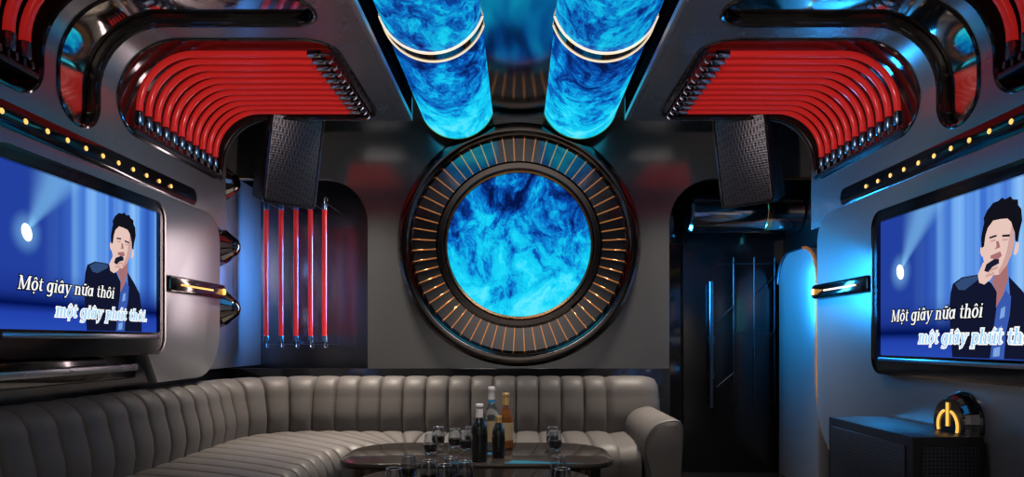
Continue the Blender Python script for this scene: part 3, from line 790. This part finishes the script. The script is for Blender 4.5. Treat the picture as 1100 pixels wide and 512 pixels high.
def loft(name, rows, m, parent, closed_profile=True):
    b = new(); R_ = [[b.verts.new(p) for p in r] for r in rows]; n = len(rows[0])
    for A, B_ in zip(R_, R_[1:]):
        for k in range(n if closed_profile else n-1):
            k2 = (k+1) % n; b.faces.new((A[k], A[k2], B_[k2], B_[k]))
    b.faces.new(R_[0]); b.faces.new(R_[-1]); bmesh.ops.recalc_face_normals(b, faces=b.faces)
    return obj(name, b, m, parent, ang=70)
sofa = thing('sofa', 'long corner sofa in channelled taupe leather along the back wall', 'sofa', (-1.2,4.4,0))
def seat_row(o, i, n, g):
    d = (i-o); dl = d.length; d = d/dl; r = []
    P = lambda w, z: r.append((o.x+d.x*w, o.y+d.y*w, z))
    bu = .028*g
    P(-.04,.14); P(-.04,.40+bu*.5); P(.10,.402+bu); P(dl*.3,.405+bu); P(dl*.5,.405+bu); P(dl*.7,.402+bu); P(dl-.13,.395+bu)
    for k in range(1, 8):
        a = PI/2 - PI/2*k/7; P(dl-.10+(.10+bu)*math.cos(a), .295+(.10+bu)*math.sin(a))
    P(dl-.005+bu*.8,.22); P(dl-.02,.14)
    return r
S = samples(CH)
loft('seat', [seat_row(*q) for q in S+[(Vector((.745,4.80)),Vector((.745,4.14)),Vector((0,1)),.9)]], M['leather'], sofa)
def back_row(o, n, g, th=.165, zt=.80, drop=0.):
    r = []; bu = .036*g
    P = lambda w, z: r.append((o.x+n.x*w, o.y+n.y*w, z))
    P(th,.30); P(-.02,.30); P(-.005-bu*.7,.42); P(-.012-bu,.50); P(-.006-bu,.57); P(.012-bu,.64)
    zt2 = zt-.014*(1-g)-drop
    for k in range(0, 8):
        a = PI - PI/2*k/7; P(.020-bu+.125*(1+math.cos(a)), zt2-.125+.125*math.sin(a))
    P(th,zt2-.004)
    return r
rows = [back_row(o, n, g) for o, i, n, g in S]
end = []
for k in range(1, 15):
    f = k/14; x = xb1+(1.015-xb1)*f
    g = min(1., math.sin(PI*.5*min(1, f*4))**.42) * (math.sqrt(max(0., 1-((f-.55)/.45)**2)) if f > .55 else 1.)
    dr = .05*(1-math.sqrt(max(0.,1-((f-.6)/.4)**2))) if f > .6 else 0
    sh = .10*(1-math.sqrt(max(0.,1-((f-.5)/.5)**2))) if f > .5 else 0
    end.append(back_row(Vector((x, 4.80+sh)), Vector((0,1)), g, th=.165-sh, drop=dr))
loft('backrest', rows+end, M['leather'], sofa)
b = new()
for (o0, i0, n0), (o1, i1, n1) in zip(CH, CH[1:]):
    pass
pl = [(p[0].x, p[0].y) for p in CH] + [(.74,4.80)] + [(.74,4.22)] + [((p[1]+(p[0]-p[1]).normalized()*.08).x, (p[1]+(p[0]-p[1]).normalized()*.08).y) for p in CH[::-1]]
prism(b, pl, lambda u,v,d: (u,v,d), .0, .15); obj('plinth', b, M['blacksatin'], sofa)
ao = [(.775,.05),(.765,.27),(.755,.32),(.735,.385),(.728,.44),(.74,.50),(.765,.545),(.81,.58),(.87,.597),(.92,.598),(.948,.575),(.955,.54),(.945,.38),(.925,.05)]
def smooth_poly(p, it=2):
    for _ in range(it):
        q = []
        for i in range(len(p)):
            a, c = p[i], p[(i+1) % len(p)]
            q += [(a[0]*.75+c[0]*.25, a[1]*.75+c[1]*.25), (a[0]*.25+c[0]*.75, a[1]*.25+c[1]*.75)]
        p = q
    return p
ao2 = smooth_poly(ao); cx_, cz_ = .85, .35
ys = [3.935,3.94,3.955,3.975,4.0] + [4.0+.03*k for k in range(1,25)]
rows = []
for y in ys:
    sc = 1-.055*(max(0,(3.985-y)/.05))**2
    gr = min(abs(y-q) for q in (4.16,4.32,4.48,4.64)); sc *= 1-.022*math.exp(-(gr/.016)**2)
    dz = -.004 - .02*max(0, (y-4.4)/.3)
    rows.append([(cx_+(u-cx_)*sc, y, cz_+(v-cz_)*sc) for u, v in ao2])
loft('armrest', rows, M['leather'], sofa)
b = new(); tube(b, [(cx_+(u-cx_)*.955, 3.942, cz_+(v-cz_)*.955) for u, v in ao2], .006, 8, closed=True); obj('piping', b, mat('dark_piping',(.06,.055,.055),.45), sofa)

# ================================================================== TABLES
def low_table(x0, x1, y0, y1, zt, label, rads):
    t = thing('low_table', label, 'table', ((x0+x1)/2,(y0+y1)/2,0), 'low drum tables')
    b = new(); prism(b, rrect(x0,x1,y0,y1,rads,10), lambda u,v,d: (u,v,d), zt-.028, zt, bev=.006); obj('table_top', b, M['tabletop'], t)
    b = new(); ins = .06
    out = densify(rrect(x0+ins,x1-ins,y0+ins,y1-ins,[max(.02,r-ins) for r in rads],10), .012)
    lo, hi = [], []
    cx, cy = (x0+x1)/2, (y0+y1)/2
    for i, (u, v) in enumerate(out):
        k = .0 if i % 2 else .007
        d = Vector((u-cx, v-cy)).normalized(); lo.append(b.verts.new((u-d.x*k, v-d.y*k, .03))); hi.append(b.verts.new((u-d.x*k, v-d.y*k, zt-.028)))
    n = len(out)
    for i in range(n): b.faces.new((lo[i], lo[(i+1) % n], hi[(i+1) % n], hi[i]))
    b.faces.new(lo[::-1]); obj('fluted_base', b, M['bronze'], t, ang=20)
    b = new(); prism(b, rrect(x0+.10,x1-.10,y0+.10,y1-.10,.1,8), lambda u,v,d: (u,v,d), 0, .03); obj('plinth', b, M['blacksatin'], t)
TZ = .48
low_table(-.87,.46,3.17,3.84,TZ,'brown stone low table nearest the back of the sofa, with bottles on it',[.16,.28,.28,.16])
low_table(-.66,.30,2.25,3.05,TZ,'dark stone low table in front, crowded with drink glasses',[.25,.2,.2,.25])

# ---- glasses
def make_glass(x, y, label, group, dark=True):
    t = thing('drink_glass', label, 'glass', (x,y,TZ), group)
    T = Matrix.Translation((x,y,TZ))
    b = new(); lathe(b, [(0,0),(.024,0),(.030,.006),(.036,.03),(.036,.05),(.031,.080),(.0275,.098),(.0265,.0985),(.0262,.098),(.0295,.080),(.0345,.05),(.0345,.03),(.029,.012),(0,.011)], 24, 0, T)
    obj('bowl', b, M['glass'], t)
    b = new(); tube(b, [(x+.0270*math.cos(a),y+.0270*math.sin(a),TZ+.0985) for a in [2*PI*k/24 for k in range(24)]], .0011, 6, closed=True); obj('rim', b, M['rimhighlight'], t)  # thin pale ring painted in place of the rim highlight
    b = new(); lathe(b, [(0,.0125),(.0283,.0135),(.0338,.03),(.0338,.048),(0,.048)], 24, 0, T); obj('drink', b, M['cola'], t)
    return t
GB = [(462.5,3.46,'back table, set apart nearest the sofa corner'),(471,3.74,'back table, farthest back beside the sofa corner'),(488.5,3.66,'back table, middle of the row left of the bottles'),
      (500.5,3.58,'back table, just before the tall dark bottle'),(505.5,3.74,'back table, half hidden behind the dark bottle'),(593.5,3.74,'back table, rear one on the armrest side'),(596.5,3.58,'back table, front one on the armrest side')]
GF = [(439,2.82,'front table, behind the outermost glass'),(423,2.53,'front table, outermost toward the long sofa'),(461,2.69,'front table, middle of the sofa-side cluster'),(477.5,2.60,'front table, foremost of the central trio'),
      (484,2.76,'front table, rearmost of the central trio'),(499.5,2.67,'front table, closest to the bottles'),(600,2.80,'front table, rear one on the armrest side'),(604,2.52,'front table, front one on the armrest side')]
proto = None
for lst in (GB, GF):
    for px, y, w in lst:
        x = PX(px, y); lab = f'small curved drink glass on the {w}'
        if proto is None: proto = make_glass(x, y, lab, 'drink glasses on the low tables')
        else: dup(proto, (x,y,TZ), lab, 'drink glasses on the low tables')

# ---- bottles
def bottle(x, y, h, rb, glass, capm, label, neck, labelm=None, bandm=None, caph=.25):
    t = thing('liquor_bottle', label, 'bottle', (x,y,TZ))
    T = Matrix.Translation((x,y,TZ)); hs = h*.56
    b = new(); lathe(b, [(0,.004),(rb*.8,0),(rb,.008),(rb,hs),(rb*.93,hs+.02),(rb*.62,hs+.045),(rb*.40,hs+.06),(rb*.36,h*.93),(0,h*.93)], 28, 0, T); obj('body', b, glass, t)
    b = new(); c0 = h*(1-caph); lathe(b, [(rb*.40,c0),(rb*.47,c0+.002),(rb*.44,h*.93),(rb*.50,h*.94),(rb*.50,h-.003),(rb*.45,h),(0,h)], 24, 0, T); obj('cap', b, capm, t)
    if labelm:
        b = new(); lathe(b, [(rb+.0008,hs*.30),(rb+.0008,hs*.86)], 28, 0, T); obj('label', b, labelm, t)
    if bandm:
        b = new(); lathe(b, [(rb*.43,hs+.062),(rb*.46,c0)], 24, 0, T); obj('neck_label', b, bandm, t)
    return t
bottle(PX(515,3.24),3.24,.272,.038,M['bottledark'],M['whitecap'],'dark bottle with white foil cap, foremost of the bottles',0,M['blackgloss'],M['bluelabel'],.30)
bottle(PX(528,3.52),3.52,.335,.038,M['bottleclear'],M['whitecap'],'tallest bottle, smoky clear glass with a slim white cap',0,M['creamlabel'],M['bluelabel'],.20)
bottle(PX(543.5,3.61),3.61,.295,.040,M['amberglass'],M['goldcap'],'amber whisky bottle with a gold cap beside the tallest bottle',0,M['creamlabel'],None,.22)
bottle(PX(535.5,3.34),3.34,.205,.032,M['bottledark'],M['goldcap'],'shortest bottle with a broad gold cap, between the others',0,M['blackgloss'],M['redlabel'],.34)

# ================================================================== SUBWOOFER
t = thing('subwoofer', 'large black subwoofer box on the floor below the door-side television', 'subwoofer', (1.735,3.12,0))
b = new(); box2(b, (1.59,2.755,.02), (1.882,3.50,.663), .006); obj('cabinet', b, M['blacksatin'], t)
b = new(); box2(b, (1.582,2.80,.06), (1.592,3.46,.62), .003); obj('grille', b, M['grille'], t)
b = new(); box2(b, (1.63,2.747,.06), (1.86,2.757,.62), .003); obj('grille', b, M['grille'], t)
for x in (1.63,1.84):
    for y in (2.80,3.45):
        b = new(); lathe(b, [(.02,0),(.02,.022)], 12, 0, Matrix.Translation((x,y,0))); obj('foot', b, M['blackmatte'], t)

# ================================================================== LIGHTS, WORLD, CAMERA
def area(name, loc, target, size, power, color, sy=None, spread=180):
    l = bpy.data.lights.new(name, 'AREA'); l.energy = power; l.color = color; l.shape = 'RECTANGLE'; l.size = size; l.size_y = sy or size; l.spread = math.radians(spread)
    o = bpy.data.objects.new(name, l); COL.objects.link(o); o.location = loc
    o.rotation_euler = (Vector(target)-Vector(loc)).to_track_quat('-Z','Y').to_euler(); return o
area('ceiling_lamp', (-.35,2.72,2.48), (-.45,3.3,.3), .5, 6, (1.,.88,.76), .3, 105)
area('ceiling_lamp', (.45,2.72,2.48), (.50,3.35,.3), .5, 6, (1.,.88,.76), .3, 105)
area('ceiling_lamp', (-.5,1.2,2.48), (-.9,1.6,.3), .6, 3, (1.,.92,.86), .4, 110)
area('front_wall_fill', (0,-.4,2.55), (0,-1.1,.6), 1.2, 30, (1.,.93,.88), .4, 120)  # unseen fill behind the camera, added to give the metals something to reflect
for sx_, e_ in ((-1,26),(1,20)):
    area('rear_downlight', (sx_*1.08,4.60,2.655), (sx_*1.06,4.28,.3), .3, e_, (1.,.88,.75), .12, 75)
area('passage_blue_lamp', (1.085,5.29,1.50), (2.0,4.75,1.50), .34, 34, (.02,.38,1.), .5, 125)
area('niche_blue_lamp', (-1.085,5.30,1.55), (-2.0,5.1,1.5), .2, 10, (.01,.30,1.), .7, 70)
area('niche_pink_fill', (-1.085,5.15,1.5), (-2.0,4.5,1.4), .12, 5, (1.,.78,.80), 1.1, 170)  # unseen pinkish light, added to tint the sofa-side panel
def spot(name, loc, target, power, color, ang, blend=.6, rad=.05):
    l = bpy.data.lights.new(name, 'SPOT'); l.energy = power; l.color = color; l.spot_size = math.radians(ang); l.spot_blend = blend; l.shadow_soft_size = rad
    o = bpy.data.objects.new(name, l); COL.objects.link(o); o.location = loc
    o.rotation_euler = (Vector(target)-Vector(loc)).to_track_quat('-Z','Y').to_euler(); return o
for sx_ in (-1, 1):
    spot('hose_fill', (-sx_*.9,1.1,1.95), (sx_*1.72,3.95,2.42), 170, (1.,.80,.74), 34)  # unseen lights, added to brighten the red hose arcs
w = bpy.data.worlds.new('world'); SC.world = w; w.use_nodes = True
w.node_tree.nodes['Background'].inputs['Color'].default_value = (.02,.022,.026,1); w.node_tree.nodes['Background'].inputs['Strength'].default_value = .3
cam = bpy.data.cameras.new('camera'); co = bpy.data.objects.new('camera', cam); COL.objects.link(co)
cam.sensor_width = 36; cam.lens = 36*F/1100; cam.clip_start = .02
co.location = (0,0,EYE); co.rotation_euler = (PI/2,0,0)
cam.shift_x = (550-VPX)/1100; cam.shift_y = (VPY-256)/1100
SC.camera = co
SC.view_settings.view_transform = 'Standard'; SC.view_settings.look = 'None'; SC.view_settings.gamma = 1.; SC.view_settings.use_curve_mapping = False
SC.view_settings.exposure = 0.
SC.cycles.max_bounces = 10; SC.cycles.sample_clamp_indirect = 6.
